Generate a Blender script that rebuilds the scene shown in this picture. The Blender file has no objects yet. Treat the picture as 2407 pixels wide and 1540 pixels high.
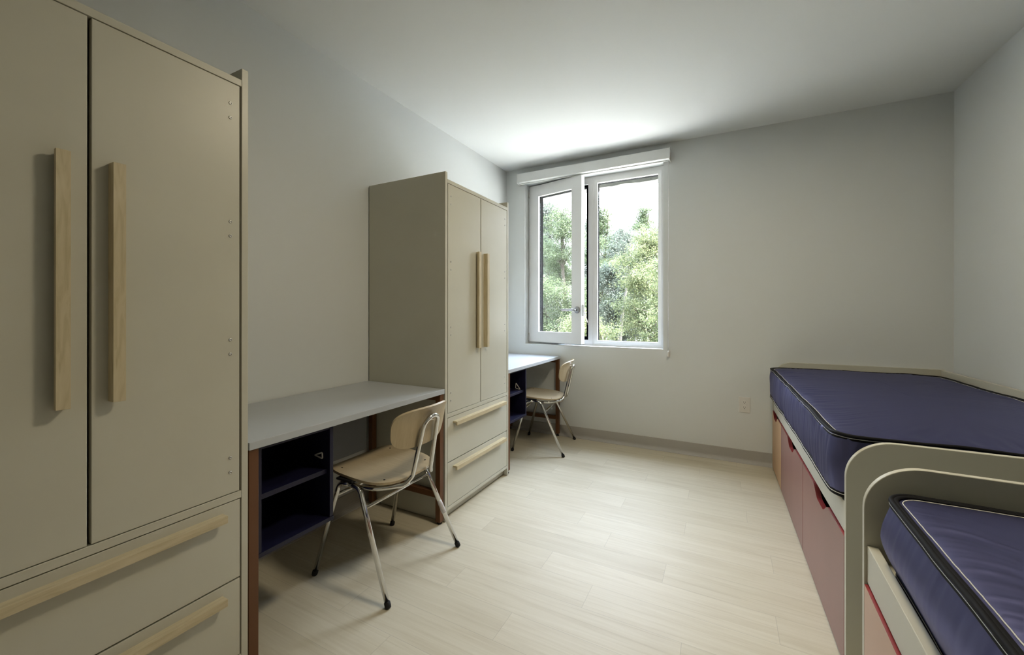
import bpy, bmesh, math, random
from mathutils import Vector, Matrix, noise
import numpy as np

random.seed(7)
SC = bpy.context.scene
COL = SC.collection
PI = math.pi

# ------------------------------------------------------------------ room numbers (metres)
H_CAM = 1.17
XL, XR, D, ZC = -1.9615, 1.3066, 3.6325, 2.588      # left wall, right wall at the far corner, window wall, ceiling
YB = -1.15                                          # wall behind the camera
XF = -1.3714                                        # front plane of the wardrobes and desks
TH = 0.0155                                         # the right wall and far bed are a hair out of square
WX0, WX1, WZ0, WZ1 = -1.756, -0.458, 0.853, 2.436   # window opening

# ------------------------------------------------------------------ node helpers
def new_mat(name):
    m = bpy.data.materials.new(name)
    m.use_nodes = True
    nt = m.node_tree
    b = nt.nodes.get('Principled BSDF')
    return m, nt, b

def N(nt, kind, **kw):
    n = nt.nodes.new(kind)
    for k, v in kw.items():
        setattr(n, k, v)
    return n

def math_node(nt, op, a, b=None, c=None):
    n = N(nt, 'ShaderNodeMath', operation=op)
    for i, v in enumerate((a, b, c)):
        if v is None:
            continue
        if isinstance(v, (int, float)):
            n.inputs[i].default_value = v
        else:
            nt.links.new(v, n.inputs[i])
    return n.outputs[0]

def coords(nt, scale=(1, 1, 1), loc=(0, 0, 0), rot=(0, 0, 0)):
    tc = N(nt, 'ShaderNodeTexCoord')
    mp = N(nt, 'ShaderNodeMapping')
    mp.inputs['Scale'].default_value = scale
    mp.inputs['Location'].default_value = loc
    mp.inputs['Rotation'].default_value = rot
    nt.links.new(tc.outputs['Object'], mp.inputs['Vector'])
    return mp.outputs['Vector']

def ramp(nt, fac, stops):
    r = N(nt, 'ShaderNodeValToRGB')
    el = r.color_ramp.elements
    while len(el) < len(stops):
        el.new(0.5)
    for e, (p, c) in zip(el, stops):
        e.position = p
        e.color = (*c, 1)
    nt.links.new(fac, r.inputs['Fac'])
    return r.outputs['Color']

def bump(nt, b, height, strength=0.1, dist=0.002):
    bp = N(nt, 'ShaderNodeBump')
    bp.inputs['Strength'].default_value = strength
    bp.inputs['Distance'].default_value = dist
    nt.links.new(height, bp.inputs['Height'])
    nt.links.new(bp.outputs['Normal'], b.inputs['Normal'])

def plain(name, col, rough=0.5, spec=0.5, metal=0.0, tex=0.0, tscale=12, bmp=0.0, bscale=300, coat=0.0, sheen=0.0):
    m, nt, b = new_mat(name)
    b.inputs['Base Color'].default_value = (*col, 1)
    b.inputs['Roughness'].default_value = rough
    b.inputs['Metallic'].default_value = metal
    b.inputs['Specular IOR Level'].default_value = spec
    b.inputs['Coat Weight'].default_value = coat
    b.inputs['Sheen Weight'].default_value = sheen
    if tex:
        n = N(nt, 'ShaderNodeTexNoise')
        n.inputs['Scale'].default_value = tscale
        n.inputs['Detail'].default_value = 5
        nt.links.new(coords(nt), n.inputs['Vector'])
        lo = tuple(c * (1 - tex) for c in col)
        hi = tuple(min(1, c * (1 + tex)) for c in col)
        nt.links.new(ramp(nt, n.outputs['Fac'], [(0.3, lo), (0.7, hi)]), b.inputs['Base Color'])
    if bmp:
        n = N(nt, 'ShaderNodeTexNoise')
        n.inputs['Scale'].default_value = bscale
        n.inputs['Detail'].default_value = 3
        nt.links.new(coords(nt), n.inputs['Vector'])
        bump(nt, b, n.outputs['Fac'], bmp, 0.001)
    return m

def wood(name, c_lo, c_mid, c_hi, scale, rough=0.45, contrast=(0.3, 0.5, 0.72), bmp=0.05):
    """long grain: noise squeezed along the axis whose scale is small"""
    m, nt, b = new_mat(name)
    v = coords(nt, scale)
    n = N(nt, 'ShaderNodeTexNoise')
    n.inputs['Scale'].default_value = 1.0
    n.inputs['Detail'].default_value = 6
    n.inputs['Distortion'].default_value = 1.2
    nt.links.new(v, n.inputs['Vector'])
    c = ramp(nt, n.outputs['Fac'], [(contrast[0], c_lo), (contrast[1], c_mid), (contrast[2], c_hi)])
    nt.links.new(c, b.inputs['Base Color'])
    b.inputs['Roughness'].default_value = rough
    bump(nt, b, n.outputs['Fac'], bmp, 0.001)
    return m

M = {}
M['wall'] = plain('wall_paint', (0.715, 0.735, 0.725), 0.55, 0.35, bmp=0.06, bscale=420)
M['ceiling'] = plain('ceiling_paint', (0.815, 0.83, 0.815), 0.75, 0.25, bmp=0.05, bscale=380)
M['laminate'] = plain('greige_laminate', (0.572, 0.556, 0.468), 0.38, 0.45, tex=0.025, tscale=4, bmp=0.02, bscale=700)
M['maple'] = wood('maple_wood', (0.50, 0.415, 0.25), (0.60, 0.51, 0.335), (0.65, 0.56, 0.385), (60, 60, 7), 0.45)
M['maple_flat'] = wood('maple_wood_flat', (0.50, 0.415, 0.25), (0.60, 0.51, 0.335), (0.65, 0.56, 0.385), (60, 7, 60), 0.45)
M['ply'] = wood('birch_plywood', (0.45, 0.355, 0.225), (0.485, 0.39, 0.25), (0.51, 0.415, 0.27), (7, 70, 30), 0.38, bmp=0.015)
M['ply_back'] = wood('birch_plywood_back', (0.45, 0.355, 0.22), (0.485, 0.39, 0.245), (0.51, 0.415, 0.265), (40, 80, 6), 0.38, bmp=0.015)
M['desktop'] = plain('grey_laminate', (0.47, 0.495, 0.52), 0.4, 0.45, tex=0.015, tscale=6)
M['panel_grey'] = plain('grey_panel', (0.20, 0.205, 0.215), 0.5, 0.4, tex=0.02)
M['brown'] = plain('brown_powder_coat', (0.135, 0.056, 0.021), 0.45, 0.4, bmp=0.03, bscale=900)
M['navy_board'] = plain('navy_board', (0.0065, 0.0065, 0.026), 0.45, 0.4, tex=0.05)
M['chrome'] = plain('chrome_tube', (0.66, 0.655, 0.64), 0.07, 0.5, metal=1.0)
M['steel'] = plain('brushed_steel', (0.55, 0.54, 0.52), 0.32, 0.5, metal=1.0)
M['dark_steel'] = plain('satin_steel', (0.34, 0.34, 0.345), 0.35, 0.5, metal=1.0)
M['black_rubber'] = plain('black_rubber', (0.012, 0.012, 0.014), 0.6, 0.3, tex=0.1)
M['mattress'] = None
M['tape'] = plain('black_binding_tape', (0.006, 0.006, 0.008), 0.7, 0.18, bmp=0.1, bscale=500)
M['thread'] = plain('white_thread', (0.75, 0.74, 0.70), 0.7, 0.2, tex=0.1, tscale=200)
M['maroon'] = plain('maroon_front', (0.27, 0.14, 0.12), 0.40, 0.45, tex=0.04, tscale=5)
M['tan'] = plain('tan_front', (0.56, 0.345, 0.185), 0.42, 0.45, tex=0.03, tscale=5)
M['peach'] = plain('peach_front', (0.55, 0.355, 0.25), 0.42, 0.45, tex=0.03, tscale=5)
M['red'] = plain('red_edge', (0.26, 0.028, 0.028), 0.35, 0.5, tex=0.05)
M['white_frame'] = plain('white_window_frame', (0.80, 0.80, 0.79), 0.3, 0.5, bmp=0.01, bscale=200)
M['charcoal'] = plain('charcoal_aluminium', (0.0035, 0.0035, 0.0052), 0.9, 0.0, tex=0.05)
M['blind'] = plain('white_blind_case', (0.78, 0.785, 0.765), 0.45, 0.4, tex=0.01)
M['base'] = plain('grey_cove_base', (0.43, 0.415, 0.385), 0.5, 0.4, tex=0.02, tscale=8)
M['plastic'] = plain('white_plastic', (0.72, 0.70, 0.66), 0.35, 0.5, tex=0.01)
M['dark'] = plain('dark_slot', (0.01, 0.01, 0.01), 0.6, 0.2, tex=0.05)
M['concrete'] = plain('rough_concrete', (0.30, 0.30, 0.265), 0.9, 0.2, tex=0.25, tscale=9, bmp=0.6, bscale=60)
M['bark'] = plain('grey_bark', (0.0765, 0.0646, 0.0510), 0.9, 0.2, tex=0.35, tscale=14, bmp=0.6, bscale=40)
M['bark_pale'] = plain('pale_bark', (0.0850, 0.0782, 0.0714), 0.9, 0.2, tex=0.3, tscale=10, bmp=0.6, bscale=40)
M['ground_bounce'] = plain('pale_bounce_ground', (0.385, 0.365, 0.325), 0.9, 0.2, tex=0.25, tscale=3)  # pale so the unseen ground throws light up onto the ceiling
M['tape_clear'] = plain('cloudy_tape', (0.62, 0.60, 0.62), 0.3, 0.5, tex=0.1, tscale=150)

def mattress_mat():
    m, nt, b = new_mat('navy_vinyl')
    n = N(nt, 'ShaderNodeTexNoise')
    n.inputs['Scale'].default_value = 900
    nt.links.new(coords(nt), n.inputs['Vector'])
    n2 = N(nt, 'ShaderNodeTexNoise')
    n2.inputs['Scale'].default_value = 3
    nt.links.new(coords(nt), n2.inputs['Vector'])
    nt.links.new(ramp(nt, n2.outputs['Fac'], [(0.3, (0.0072, 0.0076, 0.026)), (0.7, (0.0088, 0.0094, 0.030))]), b.inputs['Base Color'])
    b.inputs['Roughness'].default_value = 0.5
    b.inputs['Specular IOR Level'].default_value = 0.3
    g = N(nt, 'ShaderNodeBsdfGlossy')
    g.inputs['Color'].default_value = (0.26, 0.27, 0.60, 1)
    g.inputs['Roughness'].default_value = 0.42
    mxs = N(nt, 'ShaderNodeMixShader')
    mxs.inputs[0].default_value = 0.31
    nt.links.new(b.outputs[0], mxs.inputs[1]); nt.links.new(g.outputs[0], mxs.inputs[2])
    nt.links.new(mxs.outputs[0], nt.nodes['Material Output'].inputs['Surface'])
    bump(nt, b, n.outputs['Fac'], 0.06, 0.0006)
    return m
M['mattress'] = mattress_mat()

def floor_mat():
    m, nt, b = new_mat('plank_floor')
    L = nt.links
    tc = N(nt, 'ShaderNodeTexCoord')
    sp = N(nt, 'ShaderNodeSeparateXYZ')
    L.new(tc.outputs['Object'], sp.inputs[0])
    PW, PL = 0.1505, 0.915
    yy = math_node(nt, 'DIVIDE', math_node(nt, 'SUBTRACT', sp.outputs['Y'], 1.552), PW)
    row = math_node(nt, 'FLOOR', yy)
    fy = math_node(nt, 'FRACT', yy)
    # joints step about a third of a plank from row to row, a little irregular
    wn0 = N(nt, 'ShaderNodeTexWhiteNoise', noise_dimensions='1D')
    L.new(row, wn0.inputs['W'])
    jit = math_node(nt, 'MULTIPLY', wn0.outputs['Value'], 0.16)
    sh = math_node(nt, 'ADD', math_node(nt, 'MULTIPLY', row, 0.333), jit)
    xx = math_node(nt, 'ADD', math_node(nt, 'DIVIDE', math_node(nt, 'ADD', sp.outputs['X'], 0.4645 - 0.05), PL), sh)
    colm = math_node(nt, 'FLOOR', xx)
    fx = math_node(nt, 'FRACT', xx)
    cb = N(nt, 'ShaderNodeCombineXYZ')
    L.new(row, cb.inputs[0]); L.new(colm, cb.inputs[1])
    wn = N(nt, 'ShaderNodeTexWhiteNoise', noise_dimensions='2D')
    L.new(cb.outputs[0], wn.inputs['Vector'])
    # grain along x, shifted for every plank
    gv = N(nt, 'ShaderNodeCombineXYZ')
    L.new(math_node(nt, 'ADD', math_node(nt, 'MULTIPLY', sp.outputs['X'], 2.2), math_node(nt, 'MULTIPLY', wn.outputs['Value'], 37.0)), gv.inputs[0])
    L.new(math_node(nt, 'MULTIPLY', sp.outputs['Y'], 64.0), gv.inputs[1])
    L.new(math_node(nt, 'MULTIPLY', row, 3.7), gv.inputs[2])
    g = N(nt, 'ShaderNodeTexNoise')
    g.inputs['Scale'].default_value = 1.0
    g.inputs['Detail'].default_value = 7
    g.inputs['Roughness'].default_value = 0.62
    g.inputs['Distortion'].default_value = 0.9
    L.new(gv.outputs[0], g.inputs['Vector'])
    gcol = ramp(nt, g.outputs['Fac'], [(0.20, (0.475, 0.42, 0.305)), (0.42, (0.575, 0.52, 0.395)), (0.62, (0.61, 0.558, 0.435)), (0.85, (0.65, 0.605, 0.49))])
    # broad cathedral figure / knots
    kv = N(nt, 'ShaderNodeCombineXYZ')
    L.new(math_node(nt, 'ADD', math_node(nt, 'MULTIPLY', sp.outputs['X'], 1.3), math_node(nt, 'MULTIPLY', wn.outputs['Value'], 91.0)), kv.inputs[0])
    L.new(math_node(nt, 'MULTIPLY', sp.outputs['Y'], 9.0), kv.inputs[1])
    k = N(nt, 'ShaderNodeTexNoise')
    k.inputs['Scale'].default_value = 1.6
    k.inputs['Detail'].default_value = 4
    L.new(kv.outputs[0], k.inputs['Vector'])
    kcol = ramp(nt, k.outputs['Fac'], [(0.3, (0.92, 0.905, 0.88)), (0.5, (1, 1, 1)), (0.75, (1.0, 1.0, 1.0))])
    mx = N(nt, 'ShaderNodeMix', data_type='RGBA', blend_type='MULTIPLY')
    mx.inputs['Factor'].default_value = 1
    L.new(gcol, mx.inputs['A']); L.new(kcol, mx.inputs['B'])
    # plank tint
    tint = ramp(nt, wn.outputs['Value'], [(0.0, (0.94, 0.935, 0.92)), (0.5, (1.0, 1.0, 1.0)), (1.0, (1.05, 1.055, 1.07))])
    mx2 = N(nt, 'ShaderNodeMix', data_type='RGBA', blend_type='MULTIPLY')
    mx2.inputs['Factor'].default_value = 1
    L.new(mx.outputs['Result'], mx2.inputs['A']); L.new(tint, mx2.inputs['B'])
    # seams
    ey = math_node(nt, 'MINIMUM', fy, math_node(nt, 'SUBTRACT', 1.0, fy))
    ex = math_node(nt, 'MINIMUM', fx, math_node(nt, 'SUBTRACT', 1.0, fx))
    sy = math_node(nt, 'LESS_THAN', math_node(nt, 'MULTIPLY', ey, PW), 0.0009)
    sx = math_node(nt, 'LESS_THAN', math_node(nt, 'MULTIPLY', ex, PL), 0.0011)
    seam = math_node(nt, 'MAXIMUM', sy, sx)
    mx3 = N(nt, 'ShaderNodeMix', data_type='RGBA', blend_type='MIX')
    L.new(math_node(nt, 'MULTIPLY', seam, 0.26), mx3.inputs['Factor'])
    L.new(mx2.outputs['Result'], mx3.inputs['A'])
    mx3.inputs['B'].default_value = (0.16, 0.14, 0.11, 1)
    L.new(mx3.outputs['Result'], b.inputs['Base Color'])
    b.inputs['Roughness'].default_value = 0.54
    b.inputs['Specular IOR Level'].default_value = 0.46
    bump(nt, b, g.outputs['Fac'], 0.10, 0.001)
    return m
M['floor'] = floor_mat()

def glass_mat():
    m, nt, b = new_mat('window_glass')
    nt.nodes.remove(b)
    out = nt.nodes['Material Output']
    t = N(nt, 'ShaderNodeBsdfTransparent')
    t.inputs['Color'].default_value = (0.945, 0.952, 0.945, 1)
    g = N(nt, 'ShaderNodeBsdfGlossy')
    g.inputs['Roughness'].default_value = 0.0
    fr = N(nt, 'ShaderNodeFresnel')
    gi = N(nt, 'ShaderNodeNewGeometry')
    # the same reflectance from both sides of the thin pane
    nt.links.new(math_node(nt, 'SUBTRACT', 1.5, math_node(nt, 'MULTIPLY', gi.outputs['Backfacing'], 1.5 - 1 / 1.5)), fr.inputs['IOR'])
    mx = N(nt, 'ShaderNodeMixShader')
    nt.links.new(math_node(nt, 'MULTIPLY', fr.outputs[0], 1.0), mx.inputs[0])
    nt.links.new(t.outputs[0], mx.inputs[1]); nt.links.new(g.outputs[0], mx.inputs[2])
    nt.links.new(mx.outputs[0], out.inputs['Surface'])
    return m
M['glass'] = glass_mat()

def leaf_mat(name, dark, light):
    m, nt, b = new_mat(name)
    out = nt.nodes['Material Output']
    gi = N(nt, 'ShaderNodeNewGeometry')
    n = N(nt, 'ShaderNodeTexNoise')
    n.inputs['Scale'].default_value = 1.1
    n.inputs['Detail'].default_value = 4
    nt.links.new(coords(nt), n.inputs['Vector'])
    mixv = math_node(nt, 'ADD', math_node(nt, 'MULTIPLY', n.outputs['Fac'], 0.55), math_node(nt, 'MULTIPLY', gi.outputs['Random Per Island'], 0.45))
    c = ramp(nt, mixv, [(0.25, dark), (0.72, light)])
    nt.links.new(c, b.inputs['Base Color'])
    b.inputs['Roughness'].default_value = 0.5
    b.inputs['Specular IOR Level'].default_value = 0.2
    tr = N(nt, 'ShaderNodeBsdfTranslucent')
    nt.links.new(c, tr.inputs['Color'])
    mx = N(nt, 'ShaderNodeMixShader')
    mx.inputs[0].default_value = 0.5
    nt.links.new(b.outputs[0], mx.inputs[1]); nt.links.new(tr.outputs[0], mx.inputs[2])
    nt.links.new(mx.outputs[0], out.inputs['Surface'])
    return m
M['leaf_a'] = leaf_mat('leaf_mid_green', (0.0317, 0.0523, 0.0241), (0.1267, 0.1542, 0.0803))
M['leaf_b'] = leaf_mat('leaf_yellow_green', (0.0379, 0.0606, 0.0241), (0.1742, 0.1873, 0.0884))
M['leaf_c'] = leaf_mat('leaf_grey_green', (0.0379, 0.0496, 0.0362), (0.1267, 0.1459, 0.1125))

LAMP = 61.0
def lamp_mat():
    m, nt, b = new_mat('lamp_diffuser')
    b.inputs['Base Color'].default_value = (0.8, 0.8, 0.78, 1)
    b.inputs['Emission Color'].default_value = (1.0, 0.87, 0.63, 1)
    b.inputs['Emission Strength'].default_value = LAMP
    return m
M['lamp'] = lamp_mat()

# ------------------------------------------------------------------ object helpers
def thing(name, label, cat, loc=(0, 0, 0), rz=0.0, group=None):
    o = bpy.data.objects.new(name, None)
    COL.objects.link(o)
    o.empty_display_size = 0.1
    o.location = loc
    o.rotation_euler = (0, 0, rz)
    o['label'] = label
    o['category'] = cat
    if group:
        o['group'] = group
    return o

def struct(o, label=None, cat=None):
    o['kind'] = 'structure'
    if label: o['label'] = label
    if cat: o['category'] = cat
    return o

def obj(name, me, mats, parent=None, loc=(0, 0, 0), rot=(0, 0, 0), label=None):
    if not isinstance(mats, (list, tuple)):
        mats = [mats]
    if len(me.materials) == 0:
        for m in mats:
            me.materials.append(m)
    o = bpy.data.objects.new(name, me)
    COL.objects.link(o)
    o.location = loc
    o.rotation_euler = rot
    if parent is not None:
        o.parent = parent
    if label:
        o['label'] = label
    return o

def to_mesh(bm, name, smooth=False):
    bmesh.ops.recalc_face_normals(bm, faces=bm.faces[:])
    me = bpy.data.meshes.new(name)
    if smooth:
        for f in bm.faces:
            f.smooth = True
    bm.to_mesh(me)
    bm.free()
    return me

def add_box(bm, x0, x1, y0, y1, z0, z1, bev=0.0, seg=2, mat=0):
    b2 = bmesh.new()
    bmesh.ops.create_cube(b2, size=1.0)
    for v in b2.verts:
        v.co = Vector(((x0 + x1) / 2 + v.co.x * (x1 - x0), (y0 + y1) / 2 + v.co.y * (y1 - y0), (z0 + z1) / 2 + v.co.z * (z1 - z0)))
    if bev > 0:
        bmesh.ops.bevel(b2, geom=b2.edges[:], offset=bev, segments=seg, profile=0.5, affect='EDGES')
    bmesh.ops.recalc_face_normals(b2, faces=b2.faces[:])
    vm = {}
    for v in b2.verts:
        vm[v] = bm.verts.new(v.co)
    for f in b2.faces:
        nf = bm.faces.new([vm[v] for v in f.verts])
        nf.material_index = mat
    b2.free()

def boxes(lst, bev=0.0, name='m', seg=2):
    bm = bmesh.new()
    for b in lst:
        add_box(bm, *b[:6], bev=bev, seg=seg, mat=b[6] if len(b) > 6 else 0)
    me = bpy.data.meshes.new(name)
    bm.to_mesh(me)
    bm.free()
    return me

def prism(bm, poly, axis, a0, a1, mat=0, mat_side=None, bev=0.0):
    """poly: 2-D points; axis 'x','y','z' = extrusion axis; the other two axes in order"""
    def P(p, a):
        if axis == 'x': return (a, p[0], p[1])
        if axis == 'y': return (p[0], a, p[1])
        return (p[0], p[1], a)
    b2 = bmesh.new()
    v0 = [b2.verts.new(P(p, a0)) for p in poly]
    v1 = [b2.verts.new(P(p, a1)) for p in poly]
    n = len(poly)
    f0 = b2.faces.new(v0); f1 = b2.faces.new(v1[::-1])
    f0.material_index = f1.material_index = mat
    for i in range(n):
        f = b2.faces.new((v0[i], v1[i], v1[(i + 1) % n], v0[(i + 1) % n]))
        f.material_index = mat if mat_side is None else mat_side
    bmesh.ops.recalc_face_normals(b2, faces=b2.faces[:])
    if bev > 0:
        es = [e for e in b2.edges if all(f in (f0, f1) or True for f in e.link_faces) and (f0 in e.link_faces or f1 in e.link_faces)]
        bmesh.ops.bevel(b2, geom=es, offset=bev, segments=2, profile=0.5, affect='EDGES')
    vm = {v: bm.verts.new(v.co) for v in b2.verts}
    for f in b2.faces:
        nf = bm.faces.new([vm[v] for v in f.verts])
        nf.material_index = f.material_index
        nf.smooth = False
    b2.free()

def fillet(pts, rad, n=8):
    """round the inner corners of a polyline"""
    pts = [Vector(p) for p in pts]
    if not isinstance(rad, (list, tuple)):
        rad = [rad] * len(pts)
    out = [pts[0]]
    for i in range(1, len(pts) - 1):
        a, b, c = pts[i - 1], pts[i], pts[i + 1]
        d1, d2 = (a - b), (c - b)
        l1, l2 = d1.length, d2.length
        d1.normalize(); d2.normalize()
        ang = d1.angle(d2)
        t = min(rad[i] / math.tan(ang / 2), l1 * 0.49, l2 * 0.49)
        p, q = b + d1 * t, b + d2 * t
        for k in range(n + 1):
            s = k / n
            out.append(p * (1 - s) ** 2 + b * 2 * s * (1 - s) + q * s ** 2)
    out.append(pts[-1])
    return out

def add_tube(bm, pts, r, seg=12, closed=False, caps=True, squash=None, mat=0):
    """swept circle; squash=(a,b) makes an ellipse in (side, up) with up near +z"""
    pts = [Vector(p) for p in pts]
    n = len(pts)
    rings = []
    prev = None
    for i in range(n):
        if closed:
            t = (pts[(i + 1) % n] - pts[i - 1])
        else:
            t = pts[min(i + 1, n - 1)] - pts[max(i - 1, 0)]
        if t.length < 1e-9:
            t = Vector((0, 0, 1))
        t.normalize()
        if squash or prev is None:
            ref = Vector((0, 0, 1)) if abs(t.z) < 0.9 else Vector((1, 0, 0))
            nrm = (ref - t * ref.dot(t)).normalized()
        else:
            nrm = (prev - t * prev.dot(t)).normalized()
        prev = nrm
        bn = t.cross(nrm)
        rr = r[i] if isinstance(r, (list, tuple)) else r
        a, b = squash if squash else (rr, rr)
        rings.append([bm.verts.new(pts[i] + bn * (a * math.cos(2 * PI * k / seg)) + nrm * (b * math.sin(2 * PI * k / seg))) for k in range(seg)])
    rng = range(n) if closed else range(n - 1)
    for i in rng:
        A, B = rings[i], rings[(i + 1) % n]
        for k in range(seg):
            f = bm.faces.new((A[k], A[(k + 1) % seg], B[(k + 1) % seg], B[k]))
            f.smooth = True
            f.material_index = mat
    if caps and not closed:
        f = bm.faces.new(rings[0][::-1]); f.material_index = mat
        f = bm.faces.new(rings[-1]); f.material_index = mat

def tube_mesh(pts, r, seg=12, name='tube', **kw):
    bm = bmesh.new()
    add_tube(bm, pts, r, seg, **kw)
    bmesh.ops.recalc_face_normals(bm, faces=bm.faces[:])
    me = bpy.data.meshes.new(name)
    bm.to_mesh(me); bm.free()
    return me

def add_lathe(bm, prof, seg=24, axis='z', origin=(0, 0, 0), smooth=True, mat=0):
    """prof: (radius, height) list"""
    o = Vector(origin)
    def P(r, h, a):
        c, s = r * math.cos(a), r * math.sin(a)
        if axis == 'z': return o + Vector((c, s, h))
        if axis == 'x': return o + Vector((h, c, s))
        return o + Vector((s, h, c))
    rings = []
    for r, h in prof:
        if r < 1e-6:
            rings.append([bm.verts.new(P(0, h, 0))])
        else:
            rings.append([bm.verts.new(P(r, h, 2 * PI * k / seg)) for k in range(seg)])
    for A, B in zip(rings, rings[1:]):
        for k in range(seg):
            k2 = (k + 1) % seg
            if len(A) == 1 and len(B) == 1: continue
            if len(A) == 1: f = bm.faces.new((A[0], B[k], B[k2]))
            elif len(B) == 1: f = bm.faces.new((A[k], B[0], A[k2]))
            else: f = bm.faces.new((A[k], B[k], B[k2], A[k2]))
            f.smooth = smooth
            f.material_index = mat
    return rings

def lathe_mesh(prof, seg=24, axis='z', name='lathe', smooth=True):
    bm = bmesh.new()
    add_lathe(bm, prof, seg, axis, smooth=smooth)
    bmesh.ops.recalc_face_normals(bm, faces=bm.faces[:])
    me = bpy.data.meshes.new(name)
    bm.to_mesh(me); bm.free()
    return me

# ------------------------------------------------------------------ room shell
TW = 0.25
struct(obj('floor', boxes([(XL - TW, 1.8, YB - TW, D + TW, -0.12, 0.0)], name='floor'), M['floor']), 'pale wood plank floor of the room', 'floor')
struct(obj('ceiling', boxes([(XL - TW, 1.8, YB - TW, D + TW, ZC, ZC + 0.2)], name='ceiling'), M['ceiling']), 'smooth white ceiling', 'ceiling')
struct(obj('wall_left', boxes([(XL - TW, XL, YB, D, 0.0, ZC)], name='wall_left'), M['wall']), 'white wall behind the wardrobes and desks', 'wall')
struct(obj('wall_front', boxes([(XL - TW, 1.8, YB - TW, YB, 0.0, ZC)], name='wall_front'), M['wall']), 'white wall behind the camera', 'wall')
struct(obj('wall_back', boxes([
    (XL - TW, WX0, D, D + TW, 0.0, ZC), (WX1, 1.8, D, D + TW, 0.0, ZC),
    (WX0, WX1, D, D + TW, 0.0, WZ0), (WX0, WX1, D, D + TW, WZ1, ZC)], name='wall_back'), M['wall']), 'white wall with the window in it', 'wall')
bm = bmesh.new()
prism(bm, [(XR, D), (XR + TH * (D - YB), YB), (XR + TH * (D - YB) + 0.2, YB), (XR + 0.2, D)], 'z', 0.0, ZC)
struct(obj('wall_right', to_mesh(bm, 'wall_right'), M['wall']), 'white wall along the beds', 'wall')

# cove baseboards: a thin upright sheet with a toe
def cove(name, p0, p1, nrm, label):
    p0, p1, nrm = Vector(p0), Vector(p1), Vector(nrm).normalized()
    prof = [(0, 0), (0.030, 0), (0.029, 0.003), (0.020, 0.0085), (0.011, 0.0165), (0.007, 0.025), (0.006, 0.034), (0.006, 0.0985), (0.0045, 0.1), (0, 0.1)]
    bm = bmesh.new()
    A = [bm.verts.new(p0 + nrm * a + Vector((0, 0, z))) for a, z in prof]
    B = [bm.verts.new(p1 + nrm * a + Vector((0, 0, z))) for a, z in prof]
    n = len(prof)
    for i in range(n):
        bm.faces.new((A[i], B[i], B[(i + 1) % n], A[(i + 1) % n]))
    bm.faces.new(A); bm.faces.new(B[::-1])
    struct(obj(name, to_mesh(bm, name), M['base']), label, 'baseboard')
cove('baseboard_back', (XL, D, 0), (XR, D, 0), (0, -1, 0), 'grey cove base under the window')
cove('baseboard_left', (XL, YB, 0), (XL, D, 0), (1, 0, 0), 'grey cove base behind the desks')
cove('baseboard_right', (XR, D, 0), (XR + TH * (D - YB), YB, 0), (-1, 0, 0), 'grey cove base behind the beds')

# ------------------------------------------------------------------ window
FY = 3.73                                            # room-side face of the frame
win = thing('window_1', 'white two-part window with its left casement swung open', 'window', (0, 0, 0))
win['kind'] = 'structure'
IX0, IX1 = WX0 + 0.056, -1.139                       # left light
PX0, PX1, PZ0, PZ1 = -1.050, -0.513, 0.902, 2.371     # fixed pane
IZ0, IZ1 = 0.903, 2.382
def ring(rects, y0, y1, bev=.0015, name='ring'):
    """mitred rectangular frames: (outer x0,x1,z0,z1, inner x0,x1,z0,z1)"""
    bm = bmesh.new()
    for (a0, a1, c0, c1, b0, b1, d0, d1) in rects:
        b2 = bmesh.new()
        out = [(a0, c0), (a1, c0), (a1, c1), (a0, c1)]
        inn = [(b0, d0), (b1, d0), (b1, d1), (b0, d1)]
        V = [[b2.verts.new((x, y, z)) for x, z in L] for L in (out, inn) for y in (y0, y1)]
        o0, o1, i0, i1 = V
        mit = []
        for k in range(4):
            j = (k + 1) % 4
            b2.faces.new((o0[k], o0[j], i0[j], i0[k])); b2.faces.new((o1[k], i1[k], i1[j], o1[j]))
            b2.faces.new((o0[k], o1[k], o1[j], o0[j])); b2.faces.new((i0[k], i0[j], i1[j], i1[k]))
        bmesh.ops.recalc_face_normals(b2, faces=b2.faces[:])
        if bev:
            es = [e for e in b2.edges if e.calc_face_angle(0) > .5]
            bmesh.ops.bevel(b2, geom=es, offset=bev, segments=2, profile=.5, affect='EDGES')
        vm = {v: bm.verts.new(v.co) for v in b2.verts}
        for f in b2.faces: bm.faces.new([vm[v] for v in f.verts])
        b2.free()
    me = bpy.data.meshes.new(name); bm.to_mesh(me); bm.free()
    return me
MX = (IX1 + PX0) / 2
obj('window_frame', ring([(WX0, MX, WZ0, WZ1, IX0, IX1, IZ0, IZ1 - .011), (MX, WX1, WZ0, WZ1, PX0, PX1, PZ0, PZ1)], FY, FY + .022, .0012, 'window_frame'), M['white_frame'], win)
obj('glazing_bead', ring([(PX0 - .028, PX1 + .028, PZ0 - .028, PZ1 + .028, PX0, PX1, PZ0, PZ1)], FY - .006, FY - .0002, .0012, 'bead'), M['white_frame'], win)
oy0, oy1 = FY + .0225, FY + .062
e = 0.030
obj('outer_frame', ring([(WX0, MX, WZ0, WZ1, IX0 + e, IX1 - e * .75, IZ0 + e, IZ1 - e), (MX, WX1, WZ0, WZ1, PX0 + .0005, PX1 - .0005, PZ0 + .0005, PZ1 - .0005)], oy0, oy1, .001, 'outer_frame'),
    M['charcoal'], win, label='charcoal outer frame')
obj('pane', boxes([(PX0 + .001, PX1 - .001, FY + .026, FY + .032, PZ0 + .001, PZ1 - .001)], 0, 'pane'), M['glass'], win)

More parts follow.
